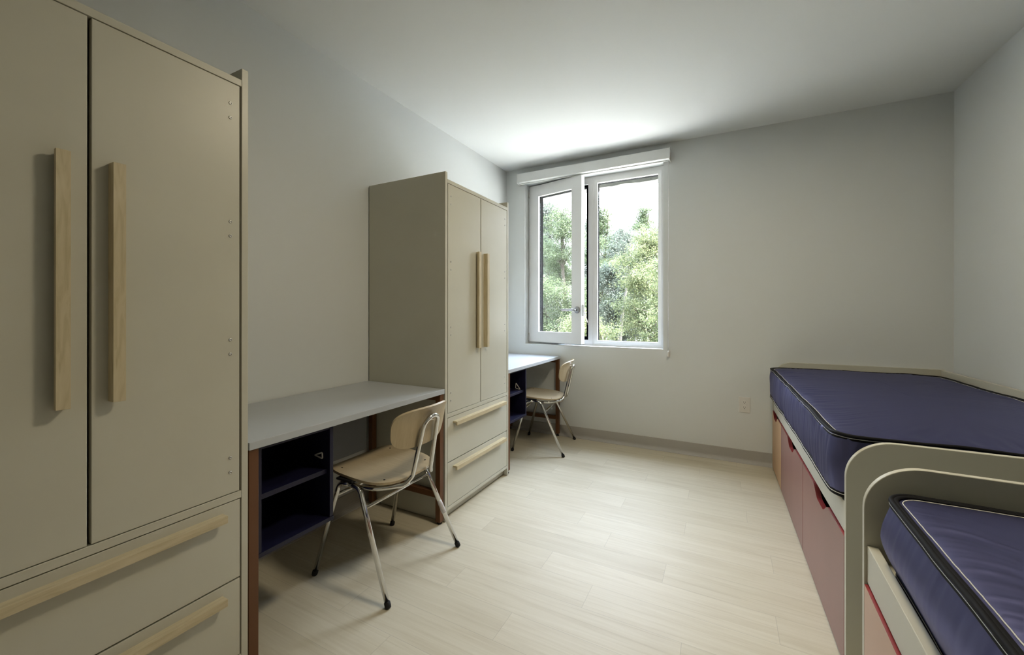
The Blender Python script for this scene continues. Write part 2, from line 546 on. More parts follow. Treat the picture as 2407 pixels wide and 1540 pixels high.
SW, SA = 0.602, math.radians(13)
hz0, hz1 = 0.870, 2.422
sash_me = ring([(0, SW, hz0, hz1, .112, SW - .105, hz0 + .105, hz1 - .111)], 0, .026, .002, 'casement_sash')
bm = bmesh.new(); bm.from_mesh(sash_me)
rim = ring([(.004, SW - .0005, hz0 + .0005, hz1 - .0005, .022, SW - .022, hz0 + .022, hz1 - .022)], .0255, .058, .0015, 'rim')
bm.from_mesh(rim); bpy.data.meshes.remove(rim); bm.to_mesh(sash_me); bm.free()
sash = obj('casement_sash', sash_me,
    M['white_frame'], win, (-1.745, 3.716, 0), (0, 0, -SA))
obj('outer_sash', ring([(.0225, SW - .0225, hz0 + .0225, hz1 - .0225, .1125, SW - .1055, hz0 + .1055, hz1 - .1115)], .0265, .082, .0015, 'outer_sash'),
    M['charcoal'], sash, label='charcoal outer side of the casement')
obj('pane', boxes([(.113, SW - .106, .030, .036, hz0 + .106, hz1 - .112)], 0, 'pane'), M['glass'], sash)
bm = bmesh.new()
HXs, HZs = SW - .042, 1.186
add_lathe(bm, [(0, -.012), (.026, -.012), (.031, -.008), (.031, 0), (0, 0)], 28, 'y', (HXs, 0, HZs))
add_tube(bm, fillet([(HXs, -.008, HZs), (HXs, -.056, HZs), (HXs - .135, -.060, HZs)], .012), .0095, 14)
bmesh.ops.recalc_face_normals(bm, faces=bm.faces[:])
me = bpy.data.meshes.new('window_handle'); bm.to_mesh(me); bm.free()
obj('handle', me, M['dark_steel'], sash, label='brushed steel lever handle')
hinge_me = lathe_mesh([(0, 0), (.006, 0), (.0075, .004), (.0075, .076), (.006, .08), (0, .08)], 14, 'z', 'hinge')
for z in (hz0 + .005, hz1 - .105):
    obj('hinge', hinge_me, M['steel'], sash, (-.007, .004, z))
# stay arm between sash edge and frame
bm = bmesh.new()
ax = math.cos(-SA) * SW - 1.745; ay = 3.716 + math.sin(-SA) * SW
p0 = Vector((ax + .006, ay + .030, 1.20)); p1 = Vector((-1.142, FY + .02, 1.055))
add_tube(bm, [p0, p1], .004, 8)
add_box(bm, p0.x - .005, p0.x + .006, p0.y - .018, p0.y + .018, 1.13, 1.235, .002)
add_lathe(bm, [(0, -.004), (.013, -.004), (.013, .004), (0, .004)], 16, 'x', p1)
bmesh.ops.recalc_face_normals(bm, faces=bm.faces[:])
me = bpy.data.meshes.new('stay_arm'); bm.to_mesh(me); bm.free()
obj('stay_arm', me, M['steel'], win, label='steel stay arm holding the casement')
for z in (1.42, 1.74, 2.20, 2.13):
    obj('lock_keeper', boxes([(-1.1405, -1.135, FY + .006, FY + .030, z, z + .05)], .002, 'keeper'), M['steel'], win)

# rough-edged lintel outside the window head
bm = bmesh.new()
nseg = 60
x0, x1 = -2.3, 0.3
top, bot = [], []
for yy in (3.90, 4.02):
    r0, r1 = [], []
    for i in range(nseg + 1):
        x = x0 + (x1 - x0) * i / nseg
        zb = 2.378 + 0.012 * noise.noise(Vector((x * 9, yy * 3, 1))) + 0.006 * noise.noise(Vector((x * 31, 2, yy)))
        r0.append(bm.verts.new((x, yy + 0.01 * noise.noise(Vector((x * 14, 5, yy))), zb)))
        r1.append(bm.verts.new((x, yy, 2.75)))
    bot.append(r0); top.append(r1)
for i in range(nseg):
    bm.faces.new((bot[0][i], bot[0][i + 1], top[0][i + 1], top[0][i]))
    bm.faces.new((bot[1][i + 1], bot[1][i], top[1][i], top[1][i + 1]))
    bm.faces.new((bot[1][i], bot[1][i + 1], bot[0][i + 1], bot[0][i]))
    bm.faces.new((top[0][i], top[0][i + 1], top[1][i + 1], top[1][i]))
bm.faces.new((bot[0][0], top[0][0], top[1][0], bot[1][0])); bm.faces.new((bot[0][-1], bot[1][-1], top[1][-1], top[0][-1]))
struct(obj('trim_1', to_mesh(bm, 'lintel'), M['concrete']), 'rough grey lintel edge outside above the window', 'lintel')

# ------------------------------------------------------------------ roller blind
bl = thing('roller_blind', 'white roller blind case mounted above the window with bead chain at right', 'blind', (-1.10, D - .043, 2.43))
obj('case', boxes([(-.697, .695, -.040, .040, 0, .086), ], 0.0025, 'case'), M['blind'], bl)
capm = boxes([(-.0035, .0035, -.042, .042, -.010, .088)], 0.0015, 'end_cap')
obj('end_cap', capm, M['blind'], bl, (-.7005, 0, 0)); obj('end_cap', capm, M['blind'], bl, (.6985, 0, 0))
obj('hem_bar', boxes([(-.68, .68, .004, .016, -.008, -.0005)], 0.002, 'hem_bar'), M['blind'], bl)
bm = bmesh.new()
zt, zb = -.006, -1.600
for dx in (-.0019, .0019):
    k = 0
    z = zt
    while z > zb:
        bmesh.ops.create_icosphere(bm, subdivisions=1, radius=.0017, matrix=Matrix.Translation((.688 + dx, -.008, z)))
        z -= .0052
    add_tube(bm, [(.688 + dx, -.008, zt), (.688 + dx, -.008, zb)], .0009, 6)
me = bpy.data.meshes.new('bead_chain'); bm.to_mesh(me); bm.free()
obj('bead_chain', me, M['steel'], bl, label='steel bead chain')
obj('chain_tensioner', boxes([(.681, .695, -.016, .042, -1.632, -1.588), (.678, .698, .034, .0425, -1.640, -1.580)], 0.003, 'tensioner'), M['plastic'], bl)

# ------------------------------------------------------------------ wall outlet
ol = thing('wall_outlet', 'white duplex outlet low on the wall between window and bed', 'outlet', (.1375, D, .448))
bm = bmesh.new()
add_box(bm, -.0385, .0385, -.006, 0, -.060, .060, .003)
me = bpy.data.meshes.new('cover_plate'); bm.to_mesh(me); bm.free()
obj('cover_plate', me, M['plastic'], ol)
for zc in (.0195, -.0195):
    bm = bmesh.new()
    poly = []
    for k in range(32):
        a = 2 * PI * k / 32
        poly.append((max(-.0145, min(.0145, .0172 * math.cos(a))), zc + .0143 * math.sin(a)))
    prism(bm, poly, 'y', -.0085, -.005, 0)
    for sx, hh in ((-.0063, .0042), (.0063, .0034)):
        add_box(bm, sx - .001, sx + .001, -.0089, -.0083, zc + .003 - hh, zc + .003 + hh, 0, mat=1)
    add_lathe(bm, [(0, -.0089), (.0026, -.0089), (.0026, -.0083)], 12, 'y', (0, 0, zc - .0078), mat=1)
    bmesh.ops.recalc_face_normals(bm, faces=bm.faces[:])
    me = bpy.data.meshes.new('socket'); bm.to_mesh(me); bm.free()
    obj('socket', me, [M['plastic'], M['dark']], ol)
obj('screw', lathe_mesh([(0, -.0075), (.003, -.0072), (.0036, -.006), (.0036, -.005)], 12, 'y', 'screw'), M['plastic'], ol)

# ------------------------------------------------------------------ ceiling lamp (above the frame)
lp = thing('ceiling_lamp', 'round flush ceiling lamp in the middle of the room', 'lamp', (0.05, 1.62, ZC))
obj('rim', lathe_mesh([(0, 0), (.19, 0), (.195, -.004), (.195, -.05), (.186, -.055), (.18, -.05), (.18, -.02), (0, -.02)], 48, 'z', 'rim'), M['blind'], lp)
obj('diffuser', lathe_mesh([(.179, -.022), (.179, -.046), (.176, -.049), (.09, -.0495), (0, -.05)], 48, 'z', 'diffuser'), M['lamp'], lp)

# ------------------------------------------------------------------ wardrobes
WHALF, PT = 0.372, 0.020
def lbar_v(side):
    """vertical L-section pull: side=-1 lip points to -y, flange on the inner (+y) side"""
    bm = bmesh.new()
    if side < 0: poly = [(0, .012), (0, .0), (.018, .0), (.018, -.012), (.030, -.012), (.030, .012)]
    else: poly = [(0, -.012), (0, 0), (.018, 0), (.018, .012), (.030, .012), (.030, -.012)]
    prism(bm, poly, 'z', .944, 1.541, bev=.0008)
    return to_mesh(bm, 'handle_v')
def lbar_h(half):
    bm = bmesh.new()
    poly = [(0, 0), (0, -.010), (.018, -.010), (.018, -.0215), (.030, -.0215), (.030, 0)]
    prism(bm, poly, 'y', -half, half, bev=.0008)
    return to_mesh(bm, 'handle_h')
H_L, H_R, H_H = lbar_v(-1), lbar_v(1), lbar_h(.2975)
def screw_mesh():
    bm = bmesh.new()
    add_lathe(bm, [(.0052, 0), (.0050, .0012), (.0040, .0020), (.0024, .0022), (.0022, .0012), (0, .0010)], 18, 'x')
    bmesh.ops.recalc_face_normals(bm, faces=bm.faces[:])
    me = bpy.data.meshes.new('door_screw'); bm.to_mesh(me); bm.free()
    return me
SCREW = screw_mesh()
def make_wardrobe(yc, label):
    w = thing('wardrobe', label, 'wardrobe', (XF, yc, 0), 0, 'wardrobes along the left wall')
    L = M['laminate']
    dp = -.583
    sp = boxes([(dp, 0, 0, PT, 0.004, 1.949)], .0012, 'side_panel')
    obj('side_panel', sp, L, w, (0, -WHALF, 0)); obj('side_panel', sp, L, w, (0, WHALF - PT, 0))
    yi = WHALF - PT - .0006
    obj('top_panel', boxes([(dp, 0, -yi, yi, 1.890, 1.911)], .001, 'top_panel'), L, w)
    obj('divider_shelf', boxes([(dp + .01, 0, -yi, yi, .5745, .597)], .001, 'divider_shelf'), L, w)
    obj('bottom_panel', boxes([(dp + .01, 0, -yi, yi, .054, .0735)], .001, 'bottom_panel'), L, w)
    obj('plinth', boxes([(-.050, -.032, -yi, yi, .006, .0535)], .001, 'plinth'), L, w)
    obj('back_panel', boxes([(dp, dp + .008, -yi, yi, .074, 1.889)], 0, 'back_panel'), L, w)
    dt = -.0205
    for s in (-1, 1):
        y0, y1 = (-yi + .0055, -.0042) if s < 0 else (.0035, yi - .0055)
        d = obj('door', boxes([(dt, -.0008, y0, y1, .5995, 1.8875)], .0012, 'door'), L, w)
        obj('handle', H_L if s < 0 else H_R, M['maple'], d, (-.0008, -.052 if s < 0 else .046, 0), label='maple bar pull')
        for z in (1.822, 1.777, 1.451, 1.406, 1.081, 1.036, .711, .6655):
            obj('screw', SCREW, M['steel'], d, (-.0008, s * .3185, z))
    for z0, z1, hz in ((.3245, .5715, .5455), (.0765, .3195, .2915)):
        d = obj('drawer', boxes([(dt, -.0008, -yi + .0035, yi - .0035, z0, z1)], .0012, 'drawer'), L, w)
        obj('handle', H_H, M['maple_flat'], d, (-.0008, 0, hz), label='maple bar pull')
    return w
make_wardrobe(.402, 'tall beige wardrobe nearest the camera, cut off by the left edge')
make_wardrobe(2.198, 'tall beige wardrobe standing between the two desks')

# ------------------------------------------------------------------ desks
def tri_ring(pts, r=.0030):
    pts = [Vector(p) for p in pts]
    path = []
    n = len(pts)
    for i in range(n):
        a, b, c = pts[i - 1], pts[i], pts[(i + 1) % n]
        d1 = (a - b).normalized(); d2 = (c - b).normalized()
        t = .007
        for k in range(6):
            s = k / 5
            path.append((b + d1 * t) * (1 - s) ** 2 + b * 2 * s * (1 - s) + (b + d2 * t) * s ** 2)
    return tube_mesh(path, r, 8, 'ring', closed=True)

PIN = lathe_mesh([(0, -.0004), (.0026, -.0004), (.0026, 0)], 10, 'y', 'pin_hole')
def make_desk(yc, lift, label, ring_pts, modesty=True):
    half = .522
    dk = thing('desk', label, 'desk', (XF, yc, 0), 0, 'desks along the left wall')
    z1 = .741 + lift
    zu = z1 - .026
    obj('tabletop', boxes([(-.584, 0, -half, half, zu, z1)], .0018, 'tabletop'), M['desktop'], dk)
    lw = .032
    fx, bx = -.006, -.545                         # leg faces: front legs, back legs
    for (xa, sy) in ((fx - lw, -1), (fx - lw, 1), (bx, -1), (bx, 1)):
        ya = -half + .002 if sy < 0 else half - .002 - lw
        lg = obj('leg', boxes([(xa, xa + lw, ya, ya + lw, .012 + lift, zu - .0005)], .0015, 'leg'), M['brown'], dk)
        obj('glide', lathe_mesh([(0, 0), (.0125, 0), (.0145, .003), (.0145, .009), (.006, .010), (.006, .0125 + lift), (0, .0125 + lift)], 16, 'z', 'glide'),
            M['black_rubber'], lg, (xa + lw / 2, ya + lw / 2, 0))
    for sy in (-1, 1):
        ya = -half + .002 if sy < 0 else half - .002 - lw
        obj('stretcher', boxes([(bx + lw, fx - lw, ya, ya + lw, .145 + lift, .177 + lift)], .0015, 'stretcher'), M['brown'], dk)
        obj('top_rail', boxes([(bx + lw, fx - lw, ya, ya + lw, zu - .034, zu - .0006)], .0015, 'top_rail'), M['brown'], dk)
    if modesty:
        obj('modesty_panel', boxes([(-.484, -.466, -.10, .398, .374 + lift, zu - .0006)], .001, 'modesty_panel'), M['panel_grey'], dk)
        for y0 in (-.09, .36):
            obj('panel_bracket', boxes([(-.515, -.485, y0, y0 + .03, zu - .04, zu - .0006)], .001, 'bracket'), M['brown'], dk)
    # open cubby hung under the top at the left
    c0, c1 = -.482, -.185
    zb = .336 + lift
    zt = zu - .0007
    t = .016
    cub = obj('cubby', boxes([
        (-.385, -.020, c0, c0 + .012, zb + t, zt), (-.385, -.020, c1 - t, c1, zb + t, zt),
        (-.385, -.018, c0 - .001, c1 + .001, zb, zb + t), (-.385, -.022, c0 + .012, c1 - t, zt - .013, zt),
        (-.385, -.377, c0 + .012, c1 - t, zb + t, zt - .013)], .0010, 'cubby'), M['navy_board'], dk, label='navy open cubby')
    obj('shelf', boxes([(-.376, -.038, c0 + .0125, c1 - t - .0005, .523 + lift, .541 + lift)], .001, 'shelf'), M['navy_board'], cub)
    for xx in (-.075, -.30):
        for z in (.44, .472, .59, .622):
            obj('pin_hole', PIN, M['dark'], cub, (xx, c1 - t, z + lift))
    obj('hook', tri_ring([(x, c1 - t - .004, z + lift) for x, z in ring_pts]), M['plastic'], cub, label='small triangular pale grey ring')
    return dk
make_desk(1.300, 0.0, 'grey-topped brown-legged desk between the two wardrobes',
          [(-.107, .586), (-.060, .604), (-.058, .579)])
make_desk(3.095, .011, 'grey-topped brown-legged desk in the corner under the window',
          [(-.103, .590), (-.064, .540), (-.106, .548)])

# ------------------------------------------------------------------ chairs
def grid_shell(nu, nv, fn, th):
    """fn(u,v)->Vector top surface; a sheet of thickness th below it"""
    P = [[fn(i / (nu - 1), j / (nv - 1)) for j in range(nv)] for i in range(nu)]
    Nn = [[None] * nv for _ in range(nu)]
    for i in range(nu):
        for j in range(nv):
            a = P[min(i + 1, nu - 1)][j] - P[max(i - 1, 0)][j]
            b = P[i][min(j + 1, nv - 1)] - P[i][max(j - 1, 0)]
            n = a.cross(b)
            Nn[i][j] = n.normalized() if n.length > 1e-12 else Vector((0, 0, 1))
    bm = bmesh.new()
    T = [[bm.verts.new(P[i][j]) for j in range(nv)] for i in range(nu)]
    B = [[bm.verts.new(P[i][j] - Nn[i][j] * th) for j in range(nv)] for i in range(nu)]
    for i in range(nu - 1):
        for j in range(nv - 1):
            f = bm.faces.new((T[i][j], T[i + 1][j], T[i + 1][j + 1], T[i][j + 1])); f.smooth = True
            f = bm.faces.new((B[i][j], B[i][j + 1], B[i + 1][j + 1], B[i + 1][j])); f.smooth = True
    rim = [(i, 0) for i in range(nu)] + [(nu - 1, j) for j in range(1, nv)] + [(i, nv - 1) for i in range(nu - 2, -1, -1)] + [(0, j) for j in range(nv - 2, 0, -1)]
    for k in range(len(rim)):
        (i, j), (i2, j2) = rim[k], rim[(k + 1) % len(rim)]
        f = bm.faces.new((T[i][j], B[i][j], B[i2][j2], T[i2][j2])); f.smooth = False
    bmesh.ops.recalc_face_normals(bm, faces=bm.faces[:])
    me = bpy.data.meshes.new('shell')
    bm.to_mesh(me); bm.free()
    me.set_sharp_from_angle(angle=math.radians(40))
    return me

def squircle(u, v, p=5.0):
    """map the unit square to a rounded square in [-1,1]^2"""
    a, b = 2 * u - 1, 2 * v - 1
    m = max(abs(a), abs(b))
    if m < 1e-9: return 0.0, 0.0
    n = (abs(a / m) ** p + abs(b / m) ** p) ** (1 / p)
    return a / n, b / n

def seat_fn(u, v):
    a, b = squircle(u, v, 3.6)           # a: lateral, b: -1 front .. 1 rear
    x = -.041 + .196 * b                 # local x: front is negative
    t = (b + 1) / 2
    hw = .198 - .022 * max(0, b) ** 2
    y = a * hw
    z = .4565 - .026 * t - .010 * math.cos(a * PI / 2) * math.sin(min(1, t * 1.1) * PI) ** 0.8 - .020 * max(0, .16 - t) ** 2 / .0256 * 1.0
    return Vector((x, y, z))
def back_fn(u, v):
    a, b = squircle(u, v, 3.2)           # a lateral, b vertical
    s = (b + 1) / 2
    hw = .172 + .014 * s
    y = a * hw
    z = .580 + .172 * s - .006 * (a * a) * (1 - s) + .010 * abs(a) ** 3 * s
    x = .206 + .030 * s + .016 * max(0, s - .62) ** 2 / .144 - .046 * a * a
    return Vector((x, y, z))

def make_chair(loc, rz, label, taped=False):
    c = thing('chair', label, 'chair', (*loc, 0), rz, 'plywood chairs at the desks')
    st = obj('seat', grid_shell(41, 41, seat_fn, .011), M['ply'], c)
    for x, y in ((.094, .134), (.094, -.134), (-.150, .150), (-.150, -.150)):
        z = min((v.co for v in st.data.vertices if v.normal.z > .5), key=lambda p: (p.x - x) ** 2 + (p.y - y) ** 2).z + .0003
        obj('rivet', lathe_mesh([(0, .0012), (.0042, .0008), (.005, -.0003)], 14, 'z', 'rivet'), M['dark'], st, (x, y, z))
    bk = obj('backrest', grid_shell(41, 31, lambda u, v: back_fn(u, v), .0095), M['ply_back'], c)
    r = .0107
    for s in (-1, 1):
        ins = fillet([(-.217, s * .237, .012), (-.107, s * .199, .418), (-.045, s * .199, .424)], .055, 10)
        out = fillet([(.215, s * .237, .012), (.017, s * .199, .418), (-.045, s * .199, .424)], .055, 10)
        for path, fx in ((ins, -.217), (out, .215)):
            lg = obj('leg', tube_mesh(path, r, 18, 'leg'), M['chrome'], c)
            d = (path[1] - path[0]).normalized()
            bm = bmesh.new()
            p = path[0]
            add_tube(bm, [p - d * .0125, p - d * .011, p - d * .003, p + d * .009, p + d * .011], [.0095, .0116, .0126, .0124, .0110], 18)
            bmesh.ops.recalc_face_normals(bm, faces=bm.faces[:])
            for v in bm.verts: v.co.z = max(0.0, v.co.z)
            me = bpy.data.meshes.new('rubber_foot'); bm.to_mesh(me); bm.free()
            obj('rubber_foot', me, M['black_rubber'], lg)
            if taped and s > 0 and fx > 0:
                q = path[0] + (path[1] - path[0]) * .39; q2 = path[0] + (path[1] - path[0]) * .54
                obj('tape_wrap', tube_mesh([q, q.lerp(q2, .3), q.lerp(q2, .7), q2], [r + .0006, r + .0014, r + .0011, r + .0005], 14, 'tape_wrap'), M['tape_clear'], lg, label='wrap of cloudy tape')
    # cross bars between left and right legs
    def leg_at(x0, z):                      # point on a straight leg at height z
        t = (z - .012) / (.418 - .012)
        return (x0[0] + (x0[1] - x0[0]) * t, .237 + (.199 - .237) * t)
    for xs, z in (((.215, .017), .343), ((-.217, -.107), .362)):
        x, y = leg_at(xs, z)
        obj('cross_bar', tube_mesh([(x, -y, z), (x, y, z)], .0078, 14, 'cross_bar'), M['chrome'], c)
    # one long tube: under the seat, up behind the back, over in a narrow hoop, and down again
    half = [(-.030, .192, .4135), (.085, .170, .4165), (.168, .088, .4185), (.187, .0615, .452), (.2355, .047, .668)]
    lo = fillet([Vector((x, -y, z)) for x, y, z in half], [0, .08, .045, .03, 0], 10)
    arc = [Vector((.2355 + .0180 * math.sin(PI * k / 20), -.047 * math.cos(PI * k / 20), .668 + .044 * math.sin(PI * k / 20))) for k in range(1, 20)]
    pts = lo + arc + [Vector((p.x, -p.y, p.z)) for p in lo[::-1]]
    obj('back_support', tube_mesh(pts, .0098, 16, 'back_support'), M['chrome'], c)
    obj('back_bracket', boxes([(.226, .246, -.016, .016, .690, .706)], .003, 'back_bracket'), M['chrome'], c)
    # dark pads between the leg frames and the seat
    for y0 in (-.208, .182):
        obj('seat_pad', boxes([(-.12, -.02, y0, y0 + .026, .431, .442)], .004, 'seat_pad'), M['black_rubber'], c)
    return c
make_chair((-1.393, 1.433), 0.0, 'plywood and chrome chair at the desk between the wardrobes', True)
make_chair((-1.395, 3.293), math.radians(8), 'plywood and chrome chair at the desk under the window')

# ------------------------------------------------------------------ beds
# bed frame: local x across (0 = front face), local y along, 0 at the head, -BL at the foot
def end_board(w, h, r, t, y0, name):
    """upright board across the bed with a rounded front top corner"""
    pts = [(0, .006), (0, h - r)]
    for k in range(1, 17):
        a = PI - (PI / 2) * k / 16
        pts.append((r + r * math.cos(a), h - r + r * math.sin(a)))
    pts += [(w, h), (w, .006)]
    bm = bmesh.new()
    prism(bm, pts, 'y', y0, y0 + t, bev=.0018)
    return to_mesh(bm, name)

def drawer_front(y0, y1, zt, scoop, mats_t=.018, depth=.042, hw=.135):
    """front with a scooped finger pull in its top edge; slot 1 = coloured edge"""
    pts = [(y0, .012), (y1, .012), (y1, zt)]
    if scoop is not None:
        for k in range(25):
            s = 1 - 2 * k / 24
            q = abs(s)
            dz = depth * (0.5 + 0.5 * math.cos(PI * max(0, min(1, (q - .30) / .70))))
            pts.append((scoop + s * hw, zt - dz))
    pts.append((y0, zt))
    bm = bmesh.new()
    prism(bm, pts, 'x', 0.0, mats_t, 0, 1)
    return to_mesh(bm, 'drawer_front')

def make_bed(loc, rz, label, BL, width, drawers, hd, ft, slat=.5365, group='beds along the right wall'):
    b = thing('bed', label, 'bed', loc, rz, group)
    L = M['laminate']
    t = .018
    obj('headboard', end_board(width, hd, .125, t, -t, 'headboard'), L, b)
    obj('footboard', end_board(width, ft, .125, t, -BL, 'footboard'), L, b)
    obj('side_board', boxes([(width - .020, width, -BL + t + .001, -t - .001, .10, hd - .004)], .0015, 'side_board'), L, b)
    obj('rail', boxes([(.0065, .0305, -BL + t + .0006, -t - .0006, .437, .537)], .002, 'rail'), L, b)
    obj('slat_base', boxes([(.032, width - .022, -BL + t + .001, -t - .001, slat - .03, slat)], .001, 'slat_base'), L, b)
    obj('drawer_carcass', boxes([(.05, .062, -BL + t + .002, -t - .002, .03, .40), (.05, width - .022, -BL + t + .002, -t - .002, .008, .024)], .001, 'carcass'), M['charcoal'], b)
    for y0, y1, sc, col, lab in drawers:
        d = obj('drawer', drawer_front(y0 + .003, y1 - .003, .4325, sc), [M[col], M['red']], b, (.0, 0, 0), label=lab)
    return b

FB_Y0 = D - .012
far_origin = Vector((.3185, D - .012, 0))
BLF = FB_Y0 - 1.669
make_bed(far_origin, TH, 'beige bed in the corner by the outlet, head against the window wall', BLF, .942, [
    (3.147 - FB_Y0, -.0185, 3.455 - FB_Y0, 'tan', 'tan drawer front with a red edge'),
    (2.405 - FB_Y0, 3.147 - FB_Y0, 2.765 - FB_Y0, 'maroon', 'maroon drawer front with a red edge'),
    (-BLF + .0185, 2.405 - FB_Y0, 2.040 - FB_Y0, 'maroon', 'maroon drawer front with a red edge')], .796, .759)
PHI = -.030
near_origin = Vector((.3372, 1.442, 0))
make_bed(near_origin, PHI, 'beige bed nearest the camera, in the bottom right corner', 2.03, .955, [
    (-.76, -.0185, -.52, 'peach', 'peach drawer front with a red edge'),
    (-1.50, -.76, -1.13, 'maroon', 'maroon drawer front with a red edge'),
    (-2.0115, -1.50, -1.755, 'tan', 'tan drawer front with a red edge')], .761, .761, .498)

# ------------------------------------------------------------------ mattresses
def rrect(hx, hy, r, ns=(150, 60, 14)):
    """closed rounded rectangle, fixed point count; ns = (long side, short side, corner)"""
    r = max(.002, min(r, hx - .001, hy - .001))
    P = []
    def seg(a, b, n):
        for k in range(n):
            s = k / n
            P.append((a[0] + (b[0] - a[0]) * s, a[1] + (b[1] - a[1]) * s))
    def arc(c, a0, n):
        for k in range(n):
            a = a0 + (PI / 2) * k / n
            P.append((c[0] + r * math.cos(a), c[1] + r * math.sin(a)))
    seg((hx, -hy + r), (hx, hy - r), ns[0]); arc((hx - r, hy - r), 0, ns[2])
    seg((hx - r, hy), (-hx + r, hy), ns[1]); arc((-hx + r, hy - r), PI / 2, ns[2])
    seg((-hx, hy - r), (-hx, -hy + r), ns[0]); arc((-hx + r, -hy + r), PI, ns[2])
    seg((-hx + r, -hy), (hx - r, -hy), ns[1]); arc((hx - r, -hy + r), -PI / 2, ns[2])
    return P

def make_mattress(loc, rz, label, hx, hy, hgt, seed, wav=1.0, bulge=.011, stitch=.0145, gather=1.0, tuck=0.0):
    m = thing('mattress', label, 'mattress', loc, rz, 'navy mattresses')
    NS = (330, 110, 22)
    R = .062
    def nz(x, y, s=0.0): return noise.noise(Vector((x, y, seed + s)))
    def edge_dz(x, y):  return wav * (.0075 * nz(x * 3.1, y * 3.1) + .0035 * nz(x * 8, y * 8, 3))
    def edge_off(x, y): return wav * (.0055 * nz(x * 2.7, y * 2.7, 7) + .0025 * nz(x * 9, y * 9, 9))
    z_lo, z_hi = .010, hgt
    rings = []
    # side rings from underside to top edge: (inset, height fraction)
    prof = [(.030, -.10), (.012, -.04), (.0, .0)]
    nside = 16
    for k in range(1, nside):
        prof.append((None, k / nside))
    prof += [(.0, 1.0)]
    top_in = [.006, .013, .021, .030, .041, .054, .069, .087, .108, .133, .163, .20, .245, .30, .365, hx - .012]
    def outline(inset):
        return rrect(hx - inset, hy - inset, R - inset * .7, NS)
    base = outline(0)
    npt = len(base)
    acc = [0.0]
    for i in range(1, npt):
        acc.append(acc[-1] + math.dist(base[i], base[i - 1]))
    bm = bmesh.new()
    def corner(i):                       # 1 near a corner of the outline
        x, y = base[i]
        return math.exp(-(((abs(x) - hx) ** 2 + (abs(y) - hy) ** 2) ** .5) / .10)
    for inset, f in prof:
        bul = 0.0
        if inset is None or f in (0.0, 1.0):
            bul = bulge * (math.sin(PI * max(0, min(1, f))) ** (1.2 if tuck else .7) if 0 < f < 1 else 0) - tuck * max(0, 1 - max(0, f) / .5)
            inset = 0
        o = outline(inset)
        ring = []
        for i, (x, y) in enumerate(o):
            bx, by = base[i]
            nx, ny = (bx - (0 if abs(bx) < hx - R else math.copysign(hx - R, bx))), 0
            # outward direction of the outline
            j0, j1 = base[i - 1], base[(i + 1) % npt]
            tx, ty = j1[0] - j0[0], j1[1] - j0[1]
            ln = math.hypot(tx, ty) or 1
            ox, oy = ty / ln, -tx / ln
            s = acc[i]
            # upright gathers, strongest below the top seam
            g = 0.0
            if 0 < f < 1:
                amp = .0042 * gather * (math.exp(-(1 - f) / .22) + (.0 if tuck else .55) * math.exp(-f / .18) + .28)
                g = amp * (noise.noise(Vector((s * 34, f * 1.4, seed + 11))) + .7 * noise.noise(Vector((s * 80 + f * 2, f * 1.2, seed + 13))))
                g += .006 * gather * noise.noise(Vector((s * 5, f * 2.2, seed + 17)))
            off = bul + g + edge_off(bx, by) * (1 if f >= 0 else 0)
            z = z_lo + (z_hi - z_lo) * f + edge_dz(bx, by) * max(0, f) + edge_dz(bx + 5, by) * .8 * max(0, 1 - max(0, f))
            ring.append(bm.verts.new((x + ox * off, y + oy * off, max(.0005, z))))
        rings.append(ring)
    def top_z(i, x, y, d):
        bx, by = base[i]
        t = acc[i]
        dx, dy = max(0, hx - abs(x)), max(0, hy - abs(y))
        dome = (1 - math.exp(-dx / .10)) * (1 - math.exp(-dy / .10))
        fade = math.exp(-d / .10) * (1 - math.exp(-(d / .034) ** 2)) * min(1, (abs(dx - dy) / .10) ** 1.5)
        # pulled gathers running in from the seam, deepest beside it
        along = t + .35 * d * nz(x * 3, y * 3, 41) + .02 * nz(x * 12, y * 12, 43)
        rid = 1 - abs(noise.noise(Vector((along * 24, d * 3.0, seed + 23))))
        rid2 = 1 - abs(noise.noise(Vector((along * 52, d * 6.0, seed + 29))))
        wr = fade * gather * (.0085 * (rid ** 3 - .5) + .0045 * (rid2 ** 3 - .5)) * (.35 + .9 * max(0, .5 + nz(t * 2.2, 0, 51)))
        wr += .0022 * dome * noise.noise(Vector((x * 3.5, y * 9, seed + 31)))
        return z_hi + edge_dz(bx, by) * math.exp(-d / .07) + .022 * dome - .003 * math.exp(-((d - .014) / .008) ** 2) + wr
    for d in top_in:
        o = outline(d)
        rings.append([bm.verts.new((x, y, top_z(i, x, y, d))) for i, (x, y) in enumerate(o)])
    for A, B in zip(rings, rings[1:]):
        for i in range(npt):
            f = bm.faces.new((A[i], A[(i + 1) % npt], B[(i + 1) % npt], B[i])); f.smooth = True
    f = bm.faces.new(rings[-1]); f.smooth = True
    bm.faces.new(rings[0][::-1])
    bmesh.ops.recalc_face_normals(bm, faces=bm.faces[:])
    me = bpy.data.meshes.new('cover'); bm.to_mesh(me); bm.free()
    cv = obj('cover', me, M['mattress'], m)
    def path(d, z_of, step=2, out=0.0):
        o = outline(d)
        P = []
        for i in range(0, npt, step):
            x, y = o[i]
            bx, by = base[i]
            j0, j1 = base[i - 1], base[(i + 1) % npt]
            tx, ty = j1[0] - j0[0], j1[1] - j0[1]
            ln = math.hypot(tx, ty) or 1
            ox, oy = ty / ln, -tx / ln
            off = edge_off(bx, by) * math.exp(-d / .01) + out
            z = top_z(i, x, y, d) + .0012 if z_of is None else z_of(bx, by)
            P.append((x + ox * off, y + oy * off, z))
        return P
    bm = bmesh.new()
    ztop = lambda x, y: z_hi + edge_dz(x, y)
